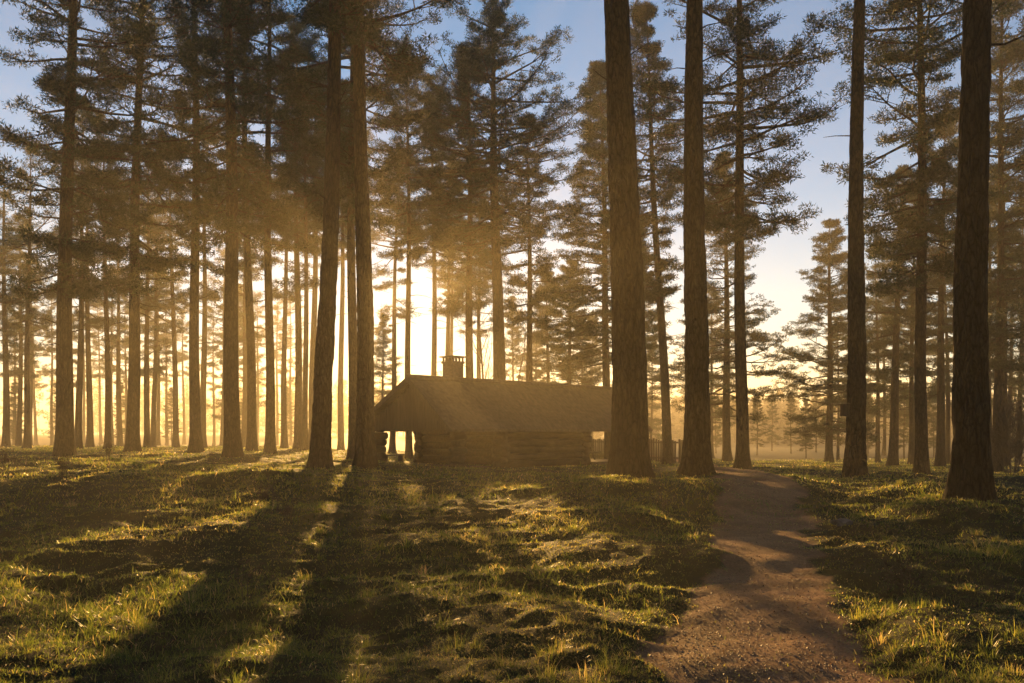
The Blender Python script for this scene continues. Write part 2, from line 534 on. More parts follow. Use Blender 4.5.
def litter():
    x, y, rng = scatter(42000, 3.4, 40, 8)
    pm = path_mask(x, y)
    keep = rng.random(len(x)) < 0.15 + 0.6 * pm * np.clip(0.6 + 0.9 * fbm(x * 0.9, y * 0.9, 19, 3), 0.1, 1)
    x, y, pm = x[keep], y[keep], pm[keep]
    n = len(x)
    z = height(x, y) + 0.006 + 0.03 * (1 - pm) * rng.random(n)
    L = rng.uniform(0.006, 0.016, n) * np.maximum(1, y / 12)
    az = rng.uniform(0, 6.283, n)
    ti = rng.normal(0, 0.5, n)
    a = np.stack([np.cos(az) * np.cos(ti), np.sin(az) * np.cos(ti), np.sin(ti)], -1) * L[:, None]
    t2 = rng.normal(0, 0.4, n)
    b_ = np.stack([-np.sin(az) * np.cos(t2), np.cos(az) * np.cos(t2), np.sin(t2)], -1) * (L * 0.5)[:, None]
    c = np.stack([x, y, z], -1)
    V = np.stack([c - a, c + b_ + [0, 0, 0.004], c + a, c - b_ + [0, 0, 0.004]], 1).reshape(-1, 3)
    k = np.arange(n)[:, None] * 4
    b = MB()
    b.add(V, np.concatenate([k + [0, 1, 2], k + [0, 2, 3]]), 0, np.repeat(rng.random(n), 4))
    tag(b.build('leaf_litter', M_litter), 'small dry brown leaves and needles strewn on path and grass', 'leaf litter', kind='stuff')


def gravel():
    x, y, rng = scatter(170000, 3.4, 30, 9, 0.62)
    pm = path_mask(x, y)
    keep = rng.random(len(x)) < np.clip((pm - 0.25) * 1.4, 0, 1)
    x, y = x[keep], y[keep]
    n = len(x)
    r = rng.uniform(0.0022, 0.0065, n) * np.where(rng.random(n) < 0.03, 2.0, 1.0) * np.maximum(1, y / 13)
    z = height(x, y) + r * 0.15
    oc = np.array([[1, 0, 0], [0, 1, 0], [-1, 0, 0], [0, -1, 0], [0, 0, 0.75], [0, 0, -0.6]])
    fc = np.array([[0, 1, 4], [1, 2, 4], [2, 3, 4], [3, 0, 4], [1, 0, 5], [2, 1, 5], [3, 2, 5], [0, 3, 5]])
    jit = oc[None] * (1 + rng.uniform(-0.35, 0.35, (n, 6, 1)))
    an = rng.uniform(0, 6.283, n)
    ca, sa = np.cos(an)[:, None], np.sin(an)[:, None]
    V = np.stack([jit[..., 0] * ca - jit[..., 1] * sa, jit[..., 0] * sa + jit[..., 1] * ca, jit[..., 2]], -1) * r[:, None, None] + np.stack([x, y, z], -1)[:, None, :]
    b = MB()
    b.add(V.reshape(-1, 3), (np.arange(n)[:, None, None] * 6 + fc[None]).reshape(-1, 3))
    tag(b.build('path_gravel', M_stone), 'small loose stones scattered over the dirt path', 'gravel', kind='stuff')


litter()
gravel()


# ------------------------------------------------------------------ trees
def seg_prisms(b, S, mat=0, sides=3):
    """S: rows of x0 y0 z0 x1 y1 z1 r0 r1 -> thin prisms"""
    S = np.array(S, float)
    p, q, r0, r1 = S[:, 0:3], S[:, 3:6], S[:, 6], S[:, 7]
    d = q - p
    d /= np.linalg.norm(d, axis=1)[:, None] + 1e-9
    ref = np.where(np.abs(d[:, 2:3]) < 0.9, np.array([[0, 0, 1.0]]), np.array([[1.0, 0, 0]]))
    a = np.cross(d, ref)
    a /= np.linalg.norm(a, axis=1)[:, None] + 1e-9
    c = np.cross(d, a)
    rings = []
    for pt, r in ((p, r0), (q, r1)):
        for k in range(sides):
            th = 2 * math.pi * k / sides
            rings.append(pt + (a * math.cos(th) + c * math.sin(th)) * r[:, None])
    V = np.stack(rings, 1).reshape(-1, 3)
    k = np.arange(len(S))[:, None] * 2 * sides
    Fc = np.concatenate([k + [i, (i + 1) % sides, sides + (i + 1) % sides, sides + i] for i in range(sides)])
    b.add(V, Fc, mat)


def needles(b, C, rad, flat, rng, mat=1, per=330.0, nl=(0.085, 0.17), nw=0.018, tone0=None):
    C, rad = np.array(C, float), np.array(rad, float)
    cnt = np.maximum(10, (per * rad ** 2).astype(int))
    idx = np.repeat(np.arange(len(C)), cnt)
    n = len(idx)
    u = rng.normal(0, 1, (n, 3))
    u /= np.linalg.norm(u, axis=1)[:, None]
    rr = rng.random(n) ** 0.55
    off = u * (rr * rad[idx])[:, None] * np.array([1, 1, flat])
    c = C[idx] + off
    d = u * np.array([1, 1, 0.7]) + rng.normal(0, 0.7, (n, 3)) + np.array([0, 0, 0.35])
    d /= np.linalg.norm(d, axis=1)[:, None]
    s = np.cross(d, rng.normal(0, 1, (n, 3)))
    s /= np.linalg.norm(s, axis=1)[:, None] + 1e-9
    L = rng.uniform(*nl, n)
    W = nw * rng.uniform(0.7, 1.4, n)
    V = np.stack([c - s * W[:, None], c + s * W[:, None], c + d * L[:, None]], 1).reshape(-1, 3)
    ct = np.clip(rng.normal(0.45, 0.2, len(C)), 0, 1) if tone0 is None else tone0
    tone = np.clip(ct[idx] + rng.normal(0, 0.12, n), 0, 1)
    b.add(V, np.arange(n * 3).reshape(-1, 3), mat, np.repeat(tone, 3))


def crown_mesh(seed, z0, z1, Rm, style, trunk_r, dens=1.0, dead=6, detail=1.0):
    rng = np.random.default_rng(seed)
    b = MB()
    S, C, Rd = [], [], []
    Hc = z1 - z0
    ga = rng.uniform(0, 6.28)
    # a few large bites, so the outline is uneven
    side_bias = [(rng.uniform(0, 6.28), rng.uniform(0.05, 0.9), rng.uniform(0.3, 0.7) if style == 'pine' else rng.uniform(0.55, 0.85)) for _ in range(4 if style == 'pine' else 2)]
    gap = 0.66 if style == 'pine' else 0.50
    rows = []
    zz = 0.0
    while zz < Hc - 0.15:
        ga += rng.uniform(0.4, 1.2)
        nbr = int(rng.integers(3, 6)) if style == 'pine' else int(rng.integers(4, 7))
        for k in range(nbr):
            if rng.random() < min(1.0, 0.82 * dens):
                rows.append((zz + rng.normal(0, 0.09), ga + 6.283 * k / nbr + rng.normal(0, 0.3)))
        zz += gap * rng.uniform(0.65, 1.35) / max(1.0, dens)
    for (zz, ga) in rows:
        t = min(1.0, max(0.0, zz / Hc))
        z = z0 + zz
        if style == 'pine':
            prof = (0.5 + 0.5 * min(1, t / 0.28)) * (1 - max(0, (t - 0.45) / 0.55) ** 1.5 * 0.8)
            ln = Rm * prof * rng.uniform(0.45, 1.2)
            el = R(-10 + 60 * t ** 1.5 + rng.normal(0, 11))
        else:
            prof = (0.72 + 0.28 * min(1, t / 0.12)) * (1 - t) ** 0.66
            ln = Rm * prof * rng.uniform(0.65, 1.15) + 0.16
            el = R(-8 + 45 * t + rng.normal(0, 8))
        for (ba, bt, bs) in side_bias:
            da = abs((ga - ba + math.pi) % (2 * math.pi) - math.pi)
            if da < 0.9 and abs(t - bt) < 0.13:
                ln *= bs
        ns = 5
        p = np.array([0, 0, z])
        az = ga
        r0 = min(0.075, 0.012 + 0.017 * ln) * (1.0 if style == 'pine' else 0.8)
        curl = R(rng.uniform(2, 14)) * (1 if style == 'pine' else 0.6)
        for s in range(ns):
            st = ln / ns
            az += rng.normal(0, 0.13)
            el += curl * (s - 1.2) * 0.55 + rng.normal(0, 0.06)
            q = p + st * np.array([math.cos(az) * math.cos(el), math.sin(az) * math.cos(el), math.sin(el)])
            ra, rb = r0 * (1 - 0.8 * s / ns), r0 * (1 - 0.8 * (s + 1) / ns)
            S.append((*p, *q, ra, rb))
            frac = (s + 1) / ns
            if frac > (0.35 if ln > 1.6 else 0.15):
                for sgn in (-1, 1):
                    if rng.random() < 0.86:
                        sl = ln * (0.16 + 0.28 * (1.15 - frac)) * rng.uniform(0.6, 1.2)
                        sa = az + sgn * rng.uniform(0.5, 1.15)
                        se = el * 0.5 + rng.normal(0.12, 0.22)
                        e = q + sl * np.array([math.cos(sa) * math.cos(se), math.sin(sa) * math.cos(se), math.sin(se)])
                        S.append((*q, *e, rb * 0.6, 0.006))
                        C.append(e)
                        Rd.append(rng.uniform(0.17, 0.36))
                        if sl > 0.6:
                            m_ = q + (e - q) * 0.55
                            for _k in range(2):
                                e2 = m_ + np.array([rng.normal(0, .22), rng.normal(0, .22), rng.uniform(-.02, .2)])
                                S.append((*m_, *e2, 0.007, 0.004))
                                C.append(e2)
                                Rd.append(rng.uniform(0.14, 0.28))
                if frac > 0.7:
                    C.append(q + rng.normal(0, 0.05, 3))
                    Rd.append(rng.uniform(0.2, 0.36))
            p = q
    C.append(np.array([0, 0, z1]))
    Rd.append(0.3)
    # dead snags under the crown
    for _ in range(dead):
        z = z0 - rng.uniform(0.1, min(5.0, z0 * 0.45))
        az, el = rng.uniform(0, 6.28), R(rng.uniform(-25, 20))
        p = np.array([0, 0, z])
        ln = rng.uniform(0.5, 1.7)
        for s in range(3):
            q = p + ln / 3 * np.array([math.cos(az) * math.cos(el), math.sin(az) * math.cos(el), math.sin(el)])
            S.append((*p, *q, 0.02 * (1 - s * 0.3) + 0.003, 0.02 * (0.7 - s * 0.3) + 0.003))
            az += rng.normal(0, 0.3)
            el += rng.normal(0, 0.25)
            p = q
    seg_prisms(b, S, 0, 4)
    needles(b, C, Rd, 0.6 if style == 'pine' else 0.45, rng, 1, 800.0 * detail)
    return b.mesh('crown', [M_bark, M_needle])


def trunk_mesh(seed, H, r0, fine=False, flare=0.55, rough=1.0):
    rng = np.random.default_rng(seed)
    sides = 60 if fine else 14
    zs = [-0.35]
    z = -0.1
    while z < H:
        zs.append(z)
        if fine:
            z += 0.05 if z < 12 else 0.4
        else:
            z += 0.12 if z < 1.2 else 0.6
    zs.append(H)
    zs = np.array(zs)
    th = np.arange(sides) / sides * 2 * math.pi
    zc = np.maximum(zs, 0)
    r = r0 * np.maximum(0.03, 1 - 0.78 * (zc / H) ** 1.05 - 0.2 * (zc / H) ** 6)
    lob = 1 + 0.45 * np.cos(th[None, :] * 5 + rng.uniform(0, 6)) * 0.5 + 0.3 * np.cos(th[None, :] * 3 + rng.uniform(0, 6)) * 0.5
    rad = r[:, None] + r0 * flare * np.exp(-zc / 0.42)[:, None] * lob
    TH, ZZ = np.meshgrid(th, zs)
    cx, cy = np.cos(TH), np.sin(TH)
    per = fbm(cx * 1.2 + 5 + seed, ZZ * 0.35 + cy * 1.2, 7, 2)
    rad *= 1 + 0.03 * per
    if fine:
        bk = fbm(TH * 5.0 / 6.28318 * 6 + seed * 3.1, ZZ * 2.6, 17, 3) - 0.0
        w = 0.5 + 0.5 * np.cos(TH)          # closes the seam
        bk2 = fbm((TH - 6.28318) * 5.0 / 6.28318 * 6 + seed * 3.1, ZZ * 2.6, 17, 3)
        k = np.clip((TH - 5.2) / 1.0, 0, 1)
        bk = bk * (1 - k) + bk2 * k
        rad += 0.024 * rough * np.clip(bk, -0.7, 0.9) * np.clip(1.2 - ZZ / 14, 0.25, 1)
    # a gentle sweep
    ph = rng.uniform(0, 6)
    ox = 0.06 * np.sin(zs * 0.33 + ph) * np.clip(zs / 4, 0, 1)
    oy = 0.06 * np.cos(zs * 0.29 + ph) * np.clip(zs / 4, 0, 1)
    V = np.stack([rad * cx + ox[:, None], rad * cy + oy[:, None], ZZ], -1).reshape(-1, 3)
    n = len(zs)
    i = np.arange(n - 1)[:, None] * sides
    j = np.arange(sides)[None, :]
    kk = (j + 1) % sides
    b = MB()
    b.add(V, np.stack([i + j, i + kk, i + sides + kk, i + sides + j], -1).reshape(-1, 4))
    return b.mesh('trunk', M_bark, smooth=True)


def px_x(px, D):
    return (px - 512.0) / F * D


def tree(label, px, D, w, top_px, H, z0, Rm, style='pine', group=None, fine=False, dens=1.0, seed=None, dead=6, name='pine_tree', cz1=None, detail=1.0, flare=0.5):
    x = px_x(px, D)
    z = gz(x, D)
    zt = CAM_H + HZ * D / F
    lean = math.atan2(px_x(top_px, D) - x, zt - z)
    root = empty(name, (x, D, z - 0.03), (0, lean, 0))
    tag(root, label, 'tree', group)
    seed = seed if seed is not None else int(px * 7 + D)
    r4 = w * (0.86 if fine else 0.95) * D / F / 2
    r0 = r4 / (1 - 0.78 * (4.0 / H))
    link(bpy.data.objects.new('trunk', trunk_mesh(seed % 97, H, r0, fine, flare)), root)
    link(bpy.data.objects.new('crown', crown_mesh(seed, z0, H if cz1 is None else cz1, Rm, style, r0, dens, dead, detail)), root)
    return root


G1 = 'tall dark pines at the edge of the clearing'
G2 = 'pines standing behind the cabin'
# label, column of the foot, distance, width, column at the top of the frame, height, crown base, crown radius, style
T = [
    ('leftmost tall dark pine, shaggy low crown reaching well down its thick trunk', 64, 32, 15.5, 71, 23.5, 6.2, 3.0, 'pine', G1, dict(dens=1.25)),
    ('dark pine second from left, thin straight trunk with dense ragged crown', 132, 36, 11.5, 141, 24.6, 7.0, 3.0, 'pine', G1, dict(dens=1.1)),
    ('slim pine between the second and fourth dark trunks from left', 196, 38, 10.5, 194, 24.6, 8.4, 3.1, 'pine', G1, dict(dens=0.95)),
    ('dark pine with swollen foot left of the twin slim trunks, wide crown', 233, 32, 15, 228, 24.6, 8.4, 3.3, 'pine', G1, dict(dens=1.15)),
    ('slim dusky pine just right of the pine with the swollen foot', 252, 42, 9, 243, 24.8, 9.4, 3.2, 'pine', G1, dict(dens=0.95)),
    ('slim lighter pine standing alone in the gap left of the leaning trunk', 270, 40, 9, 268, 24.8, 9.6, 3.2, 'pine', G1, dict(dens=0.95)),
    ('thick dark pine leaning slightly right, left of the two trunks beside the cabin', 320, 24, 19.5, 336, 23.5, 12.2, 3.4, 'pine', G1, dict(fine=True, dens=0.8)),
    ('thick upright pine standing directly at the left end of the cabin', 365, 26, 18.5, 361, 24, 11.6, 3.8, 'pine', G1, dict(fine=True, dens=0.8)),
    ('hazy pine half hidden behind the trunk at the left end of the cabin', 353, 36, 10, 352, 24.5, 10.0, 3.0, 'pine', G1, dict(dens=1.3)),
    ('massive dark pine in front of the right end of the cabin', 630, 18.5, 36, 619, 23.0, 13.0, 3.0, 'pine', G1, dict(fine=True)),
    ('thick straight pine at the right end of the wooden fence', 697, 20.5, 25, 696, 22.5, 13.0, 2.9, 'pine', G1, dict(fine=True)),
    ('slender tall pine beside the path with full crown hanging over the sky gap', 743, 33, 12, 738, 24, 8.6, 3.5, 'pine', G1, dict(dens=1.4)),
    ('straight pine carrying the small nest box on its left side', 855, 24.6, 19, 860, 23.0, 14.5, 2.8, 'pine', G1, dict(fine=True)),
    ('slim pine with layered crown between the nest box pine and the thick rightmost pine', 922, 32, 11.5, 920, 24, 7.6, 3.1, 'pine', G1, dict(dens=1.45)),
    ('massive rough barked pine nearest the camera at the far right', 972, 14.5, 34, 976, 22.0, 11.5, 2.8, 'pine', G1, dict(fine=True, flare=0.5)),
    ('tall high crowned pine right of the slim lighter pine, behind the leaning trunk', 298, 52, 7.5, 296, 24.8, 12.6, 3.3, 'pine', G1, dict(dens=1.4)),
    ('slim pine seen close beside the left edge of the leaning trunk, high crown', 312, 58, 7, 318, 24.8, 13.2, 3.4, 'pine', G1, dict(dens=1.4)),
    ('slim pine in the bright gap between leaning trunk and the upright trunk beside cabin', 341, 62, 6, 343, 24.8, 13.6, 3.4, 'pine', G1, dict(dens=1.4)),
    # behind the cabin
    ('tall pine rising behind the middle of the roof, long limbs spread to both sides', 500, 48, 13.5, 492, 24.9, 12.0, 5.2, 'pine', G2, dict(dens=1.4)),
    ('conical dense pine behind the right end of the roof, top against blue sky', 609, 52, 8, 599, 23.5, 6.0, 3.9, 'cone', G2, dict(dens=1.25)),
    ('crooked pine leaning left in the gap between the two thick trunks right of the cabin', 668, 44, 9, 645, 23.0, 8.5, 2.5, 'pine', G2, dict(dens=1.3)),
    ('slim pine behind the roof just right of the tall wide limbed pine', 531, 52, 7, 526, 19.8, 8.5, 2.8, 'pine', G2, {}),
    ('slim pine rising directly behind the right side of the chimney', 471, 50, 8.5, 468, 23.5, 9.2, 3.2, 'pine', G2, dict(dens=1.4)),
    ('thin pine behind the cabin, left of the sunlit gap', 409, 52, 6.5, 407, 24.0, 12.3, 3.2, 'pine', G2, dict(dens=1.2)),
    ('thin pine behind the cabin, right of the sunlit gap and left of the chimney', 434, 58, 6, 433, 24.8, 13.0, 3.4, 'pine', G2, dict(dens=1.2)),
    ('pale high crowned pine far behind the chimney, seen against the brightest mist', 452, 86, 4.5, 451, 24.8, 13.5, 3.0, 'pine', G2, {}),
    ('pale pine far back between the chimney and the wide limbed pine', 479, 76, 5, 480, 24.0, 10.4, 3.2, 'pine', G2, {}),
    ('low conical pine in golden mist behind the slender pine beside the path', 727, 55, 7.5, 724, 19.0, 3.6, 4.2, 'cone', G2, {}),
    ('bushy conical pine in mist behind the nest box pine', 829, 60, 6.5, 831, 16.4, 2.4, 4.0, 'cone', G2, {}),
    ('misty pine leaning right, just right of the nest box pine', 893, 50, 8, 908, 16.5, 5.5, 2.6, 'pine', G2, {}),
    ('misty pine between the slim layered pine and the thick rightmost pine', 940, 48, 7.5, 946, 18.5, 6.5, 2.6, 'pine', G2, {}),
    ('misty pine at right edge, nearer of the pair beyond the rightmost thick trunk', 997, 40, 8, 1003, 24.0, 5.0, 3.0, 'pine', G2, dict(dens=1.3)),
    ('young conical pine in bright mist low behind the roof', 570, 62, 4.5, 568, 13.8, 3.4, 2.4, 'cone', G2, {}),
    ('young feathery pine in mist directly left of the conical dense pine behind the roof', 548, 70, 4, 546, 14.5, 4.5, 2.3, 'cone', G2, {}),
]
for (lab, px, D, w, tpx, H, z0, Rm, st, gr, kw) in T:
    tree(lab, px, D, w, tpx, H, z0, Rm, st, gr, **kw)

# mid and far pines: a few kinds, copied
PROTO = []
for k, (H, z0, Rm, st, r0) in enumerate([(19, 8.0, 2.7, 'pine', 0.21), (20.5, 9.5, 2.5, 'pine', 0.2), (18, 6.0, 2.9, 'pine', 0.2), (15, 3.0, 2.7, 'cone', 0.16), (17.5, 4.6, 2.9, 'cone', 0.18), (13, 2.2, 2.3, 'cone', 0.13)]):
    PROTO.append((H, trunk_mesh(40 + k, H, r0), crown_mesh(900 + k, z0, H, Rm, st, r0, 0.8, 7, 0.8)))
FAR = [
    # column, distance, kind, height scale
    (6, 62, 0, 1.0), (19, 70, 2, 1.0), (27, 58, 0, 1.05), (-14, 50, 2, 1.0), (-40, 44, 1, 1.0),
    (78, 52, 1, 0.95), (90, 60, 0, 1.0), (108, 48, 1, 0.95), (120, 72, 0, 1.1), (147, 56, 1, 1.0), (153, 68, 2, 1.0),
    (176, 62, 1, 1.0), (203, 54, 1, 1.0), (244, 66, 0, 1.0), 
    (284, 58, 1, 1.0), (305, 48, 1, 0.98), 
    (381, 84, 3, 0.9), (447, 70, 1, 1.12), (392, 66, 1, 1.1), (515, 90, 3, 1.0), (584, 84, 5, 1.0), (592, 100, 3, 1.0), (536, 104, 5, 1.0),
    (640, 66, 4, 1.0), (651, 92, 5, 0.9), (712, 78, 3, 1.0), (838, 72, 5, 0.9), (878, 66, 4, 0.9), (884, 84, 3, 1.0), (911, 58, 4, 0.98), (915, 78, 3, 1.0),
    (948, 62, 2, 0.9), (962, 74, 4, 1.0), (990, 54, 2, 0.95), (1004, 46, 0, 1.2), (1008, 66, 4, 1.0), (1019, 58, 2, 1.0), (1040, 44, 0, 1.2), (1060, 56, 4, 1.0),
    (14, 112, 1, 1.0), (36, 124, 0, 1.05), (52, 108, 1, 1.0), (84, 118, 0, 1.0), (101, 132, 1, 1.1), (126, 110, 0, 1.0), (149, 122, 1, 1.05), (167, 114, 0, 1.0), (184, 128, 1, 1.1), (214, 116, 0, 1.0), (231, 136, 1, 1.1), (257, 112, 0, 1.05), (277, 126, 1, 1.05), (291, 118, 0, 1.0),
    (30, 88, 1, 1.0), (70, 84, 2, 1.0), (112, 92, 0, 1.0), (158, 88, 1, 1.0), (222, 90, 0, 1.0), (238, 86, 3, 1.0), (-60, 70, 0, 1.1),
]


LOW = [(716, 92, 5, .5), (757, 86, 3, .42), (772, 104, 5, .55), (791, 92, 3, .4), (806, 78, 5, .42), (816, 98, 3, .5), (868, 84, 5, .5), (904, 74, 3, .38), (934, 80, 5, .45), (968, 68, 3, .42), (1012, 74, 5, .5),
       (16, 86, 5, .5), (58, 94, 3, .45), (121, 88, 5, .5), (172, 92, 3, .42), (246, 84, 5, .45), (288, 94, 3, .45)]


def far_label(px, D):
    if D >= 105 and px < 350:
        return 'faint pine trunk farthest back on the left, almost dissolved in the golden mist'
    if D >= 82:
        if px < 350:
            return 'slender pine deep in the golden mist among the far trunks on the left'
        if px < 700:
            return 'small young pine fading into bright mist far behind the cabin'
        return 'small conical pine fading into mist far behind the right hand trunks'
    if px < 350:
        if D < 62:
            return 'thin dusky pine in the middle distance among the left hand trunks'
        return 'thin misty pine standing between and behind the dusky left hand trunks'
    if px < 700:
        return 'pale misty pine some way behind the cabin'
    if px < 900:
        return 'pale misty conical pine behind the path and nest box pine'
    return 'misty pine crowding behind the trunks at the right edge'


rngf = random.Random(5)
for (px, D, k, hs) in FAR + LOW:
    H, tm, cm = PROTO[k]
    x = px_x(px, D)
    root = empty('pine_tree', (x, D, gz(x, D) - 0.03), (rngf.uniform(-.012, .012), rngf.uniform(-.02, .025), rngf.uniform(0, 6.28)))
    s = hs * rngf.uniform(0.93, 1.05)
    root.scale = (s * rngf.uniform(0.9, 1.1), s * rngf.uniform(0.9, 1.1), s)
    if hs < 0.6:
        side = 'left' if px < 350 else 'right'
        tag(root, 'low bushy young pine in the mist below the tall pines on the ' + side, 'tree', 'young pines in the mist on the ' + side)
    else:
        tag(root, far_label(px, D), 'tree', ('farthest ' if D >= 105 else '') + 'misty ' + far_label(px, D).split(' pine')[0] + ' pines ' + ('left' if px < 350 else 'centre' if px < 700 else 'path side' if px < 900 else 'right'))
    link(bpy.data.objects.new('trunk', tm), root)
    link(bpy.data.objects.new('crown', cm), root)


def bare_tree(name, label, px, D, H, spread, seed, r0=0.07, group=None, shrub=False):
    rng = random.Random(seed)
    x = px_x(px, D)
    root = empty(name, (x, D, gz(x, D) - 0.05))
    tag(root, label, 'shrub' if shrub else 'tree', group)
    ST, S = [], []

    def grow(p, d, ln, r, lev):
        n = 5 if lev == 0 else 3
        for i in range(n):
            d = (d + Vector((rng.gauss(0, .07), rng.gauss(0, .07), 0.05 if lev else 0.12))).normalized()
            q = p + d * (ln / n)
            ra, rb = r * (1 - i / n * 0.75), r * (1 - (i + 1) / n * 0.75)
            (ST if lev == 0 else S).append((*p, *q, max(ra, .006), max(rb, .005)))
            if lev < 3 and (lev > 0 or i > 0):
                for _ in range(5 if lev == 0 else 2):
                    a = rng.uniform(0, 6.283)
                    side = Vector((math.cos(a), math.sin(a), 0))
                    e = (d * rng.uniform(.55, .9) + side * rng.uniform(.4, .8) * spread).normalized()
                    grow(p + (q - p) * rng.random(), e, ln * rng.uniform(.28, .46) * (1 - .35 * i / n if lev == 0 else 1), rb * .5, lev + 1)
            p = q
    if shrub:
        for _ in range(6):
            a = rng.uniform(0, 6.283)
            grow(Vector((math.cos(a) * .15, math.sin(a) * .15, 0)), Vector((math.cos(a) * .35, math.sin(a) * .35, 1)).normalized(), H * rng.uniform(.7, 1), r0, 0)
    else:
        grow(Vector((0, 0, 0)), Vector((0, 0, 1)), H, r0, 0)
    b = MB()
    seg_prisms(b, ST, 0, 6)
    b.build('stem' if shrub else 'trunk', M_twig, root)
    b = MB()
    seg_prisms(b, S, 0, 3)
    b.build('twigs' if shrub else 'crown', M_twig, root)


bare_tree('bare_birch', 'bare leafless birch with fine upswept twigs behind the chimney', 484, 60, 13.0, 0.8, 4, 0.11)
bare_tree('bare_birch', 'smaller leafless birch in glowing mist left of the slim pine behind the roof', 516, 66, 10.0, 0.8, 9, 0.09)
bare_tree('bare_shrub', 'leafless shrub with upswept stems at the right edge beyond the thick pine', 1012, 34, 2.9, 0.6, 14, 0.025, None, True)


# far wood: one mass beyond the clearing
def far_wood():
    rng = np.random.default_rng(31)
    b = MB()
    C, Rd, S = [], [], []
    for i in range(640):
        az = rng.uniform(-0.72, 0.74)
        D = rng.uniform(230, 400)
        x, y = math.tan(az) * D, D
        if abs(x) > 320:
            continue
        z = gz(x, y)
        H = rng.uniform(9, 15) if az > -0.02 else rng.uniform(12, 19)
        if i >= 420:
            az = rng.uniform(0.08, 0.72)
            D = rng.uniform(160, 235)
            x, y = math.tan(az) * D, D
            z = gz(x, y)
            H = rng.uniform(4.5, 9.0) * D / 185
        S.append((x, y, z - .3, x, y, z + H * .9, .10, .03))
        for k in range(34):
            t = rng.random()
            zz = z + H * (0.08 + 0.92 * t)
            rr = (1 - t) ** 0.8 * rng.uniform(0.2, 1) * H * 0.2 + 0.15
            a = rng.uniform(0, 6.283)
            C.append((x + math.cos(a) * rr, y + math.sin(a) * rr, zz))
            Rd.append(rng.uniform(0.5, 1.0))
    seg_prisms(b, S, 0, 3)
    needles(b, C, Rd, 0.7, rng, 1, 36.0, (0.5, 0.9), 0.13)
    tag(b.build('distant_wood', [M_bark, M_far]), 'low distant wood dissolving in golden mist along the horizon', 'wood', kind='stuff')


far_wood()


def wood_behind():  # unseen pines behind the camera, added to cut the skylight on trunks and ground
    rng = np.random.default_rng(63)
    b = MB()
    C, Rd, S = [], [], []
    for i in range(150):
        a = rng.uniform(-0.32, math.pi + 0.32)
        d = rng.uniform(11, 46)
        x, y = math.cos(a) * d * 1.25, -math.sin(a) * d
        if y > -6 and abs(x) < 26:
            continue
        z = gz(x, y)
        H = rng.uniform(16, 21)
        r = rng.uniform(.14, .24)
        S.append((x, y, z - .3, x, y, z + H * .55, r, r * .7))
        S.append((x, y, z + H * .55, x, y, z + H, r * .7, .03))
        for k in range(46):
            t = rng.random()
            zz = z + H * (0.3 + 0.7 * t)
            rr = (1.05 - t) ** 0.6 * rng.uniform(0.1, 1) * 2.9
            q = rng.uniform(0, 6.283)
            C.append((x + math.cos(q) * rr, y + math.sin(q) * rr, zz))
            Rd.append(rng.uniform(0.5, 0.9))
    seg_prisms(b, S, 0, 6)
    needles(b, C, Rd, 0.6, rng, 1, 70.0, (0.25, 0.45), 0.07)
    tag(b.build('unseen_shade_wood', [M_bark, M_needle]), 'unseen pine wood added behind the viewer to block skylight from the clearing', 'wood', kind='stuff')


wood_behind()


# ------------------------------------------------------------------ small plants in the grass
def stalk_plant(label, px, D, h, n, seed, spread=0.35):
    rng = random.Random(seed)
    x = px_x(px, D)
    root = empty('dry_plant', (x, D, gz(x, D) - 0.02))
    tag(root, label, 'plant', 'dry stalks standing in the grass')
    b = MB()
    S, C, Rd = [], [], []
    for i in range(n):
        a = rng.uniform(0, 6.283)
        d = Vector((math.cos(a) * spread * rng.random(), math.sin(a) * spread * rng.random(), 1)).normalized()
        p = Vector((math.cos(a) * .05, math.sin(a) * .05, 0))
        L = h * rng.uniform(.55, 1.05)
        for s in range(4):
            d = (d + Vector((rng.gauss(0, .08), rng.gauss(0, .08), 0))).normalized()
            q = p + d * (L / 4)
            S.append((*p, *q, 0.006 - .001 * s, 0.005 - .001 * s))
            if s > 0:
                for _ in range(2):
                    e = q + Vector((rng.gauss(0, .07), rng.gauss(0, .07), rng.uniform(.03, .12)))
                    S.append((*q, *e, .003, .002))
                    C.append(tuple(e))
                    Rd.append(0.035)
            p = q
    seg_prisms(b, S, 0, 3)
    b.build('stems', M_twig, root)
    b = MB()
    needles(b, C, Rd, 1.0, np.random.default_rng(seed), 0, 3000.0, (0.02, 0.05), 0.006)
    b.build('leaves', M_stalk, root)


stalk_plant('clump of dark upright stems just left of the second pine from left', 107, 24, .62, 9, 1)
stalk_plant('low dark twiggy clump at the left edge of the clearing', 6, 20, .5, 7, 2)
stalk_plant('thin dark stalks between the second and fourth dark trunks from left', 215, 24, .4, 5, 3)
stalk_plant('dark leafy clump in the shade before the leftmost pine', 62, 17, .35, 8, 4)
stalk_plant('ragged stalks in shaded grass left of the leaning pine', 268, 15, .3, 6, 5)
stalk_plant('single tall dry weed standing in the foreground grass', 247, 8.2, .34, 2, 6, .12)
stalk_plant('dry heather clump in shaded grass before the trunk beside the cabin', 290, 12.5, .3, 6, 7)
stalk_plant('thin brown stalks in the sunlit grass near the path', 668, 13.5, .3, 3, 8)
stalk_plant('brown weed clump at right beside the path', 905, 8.5, .25, 6, 9)


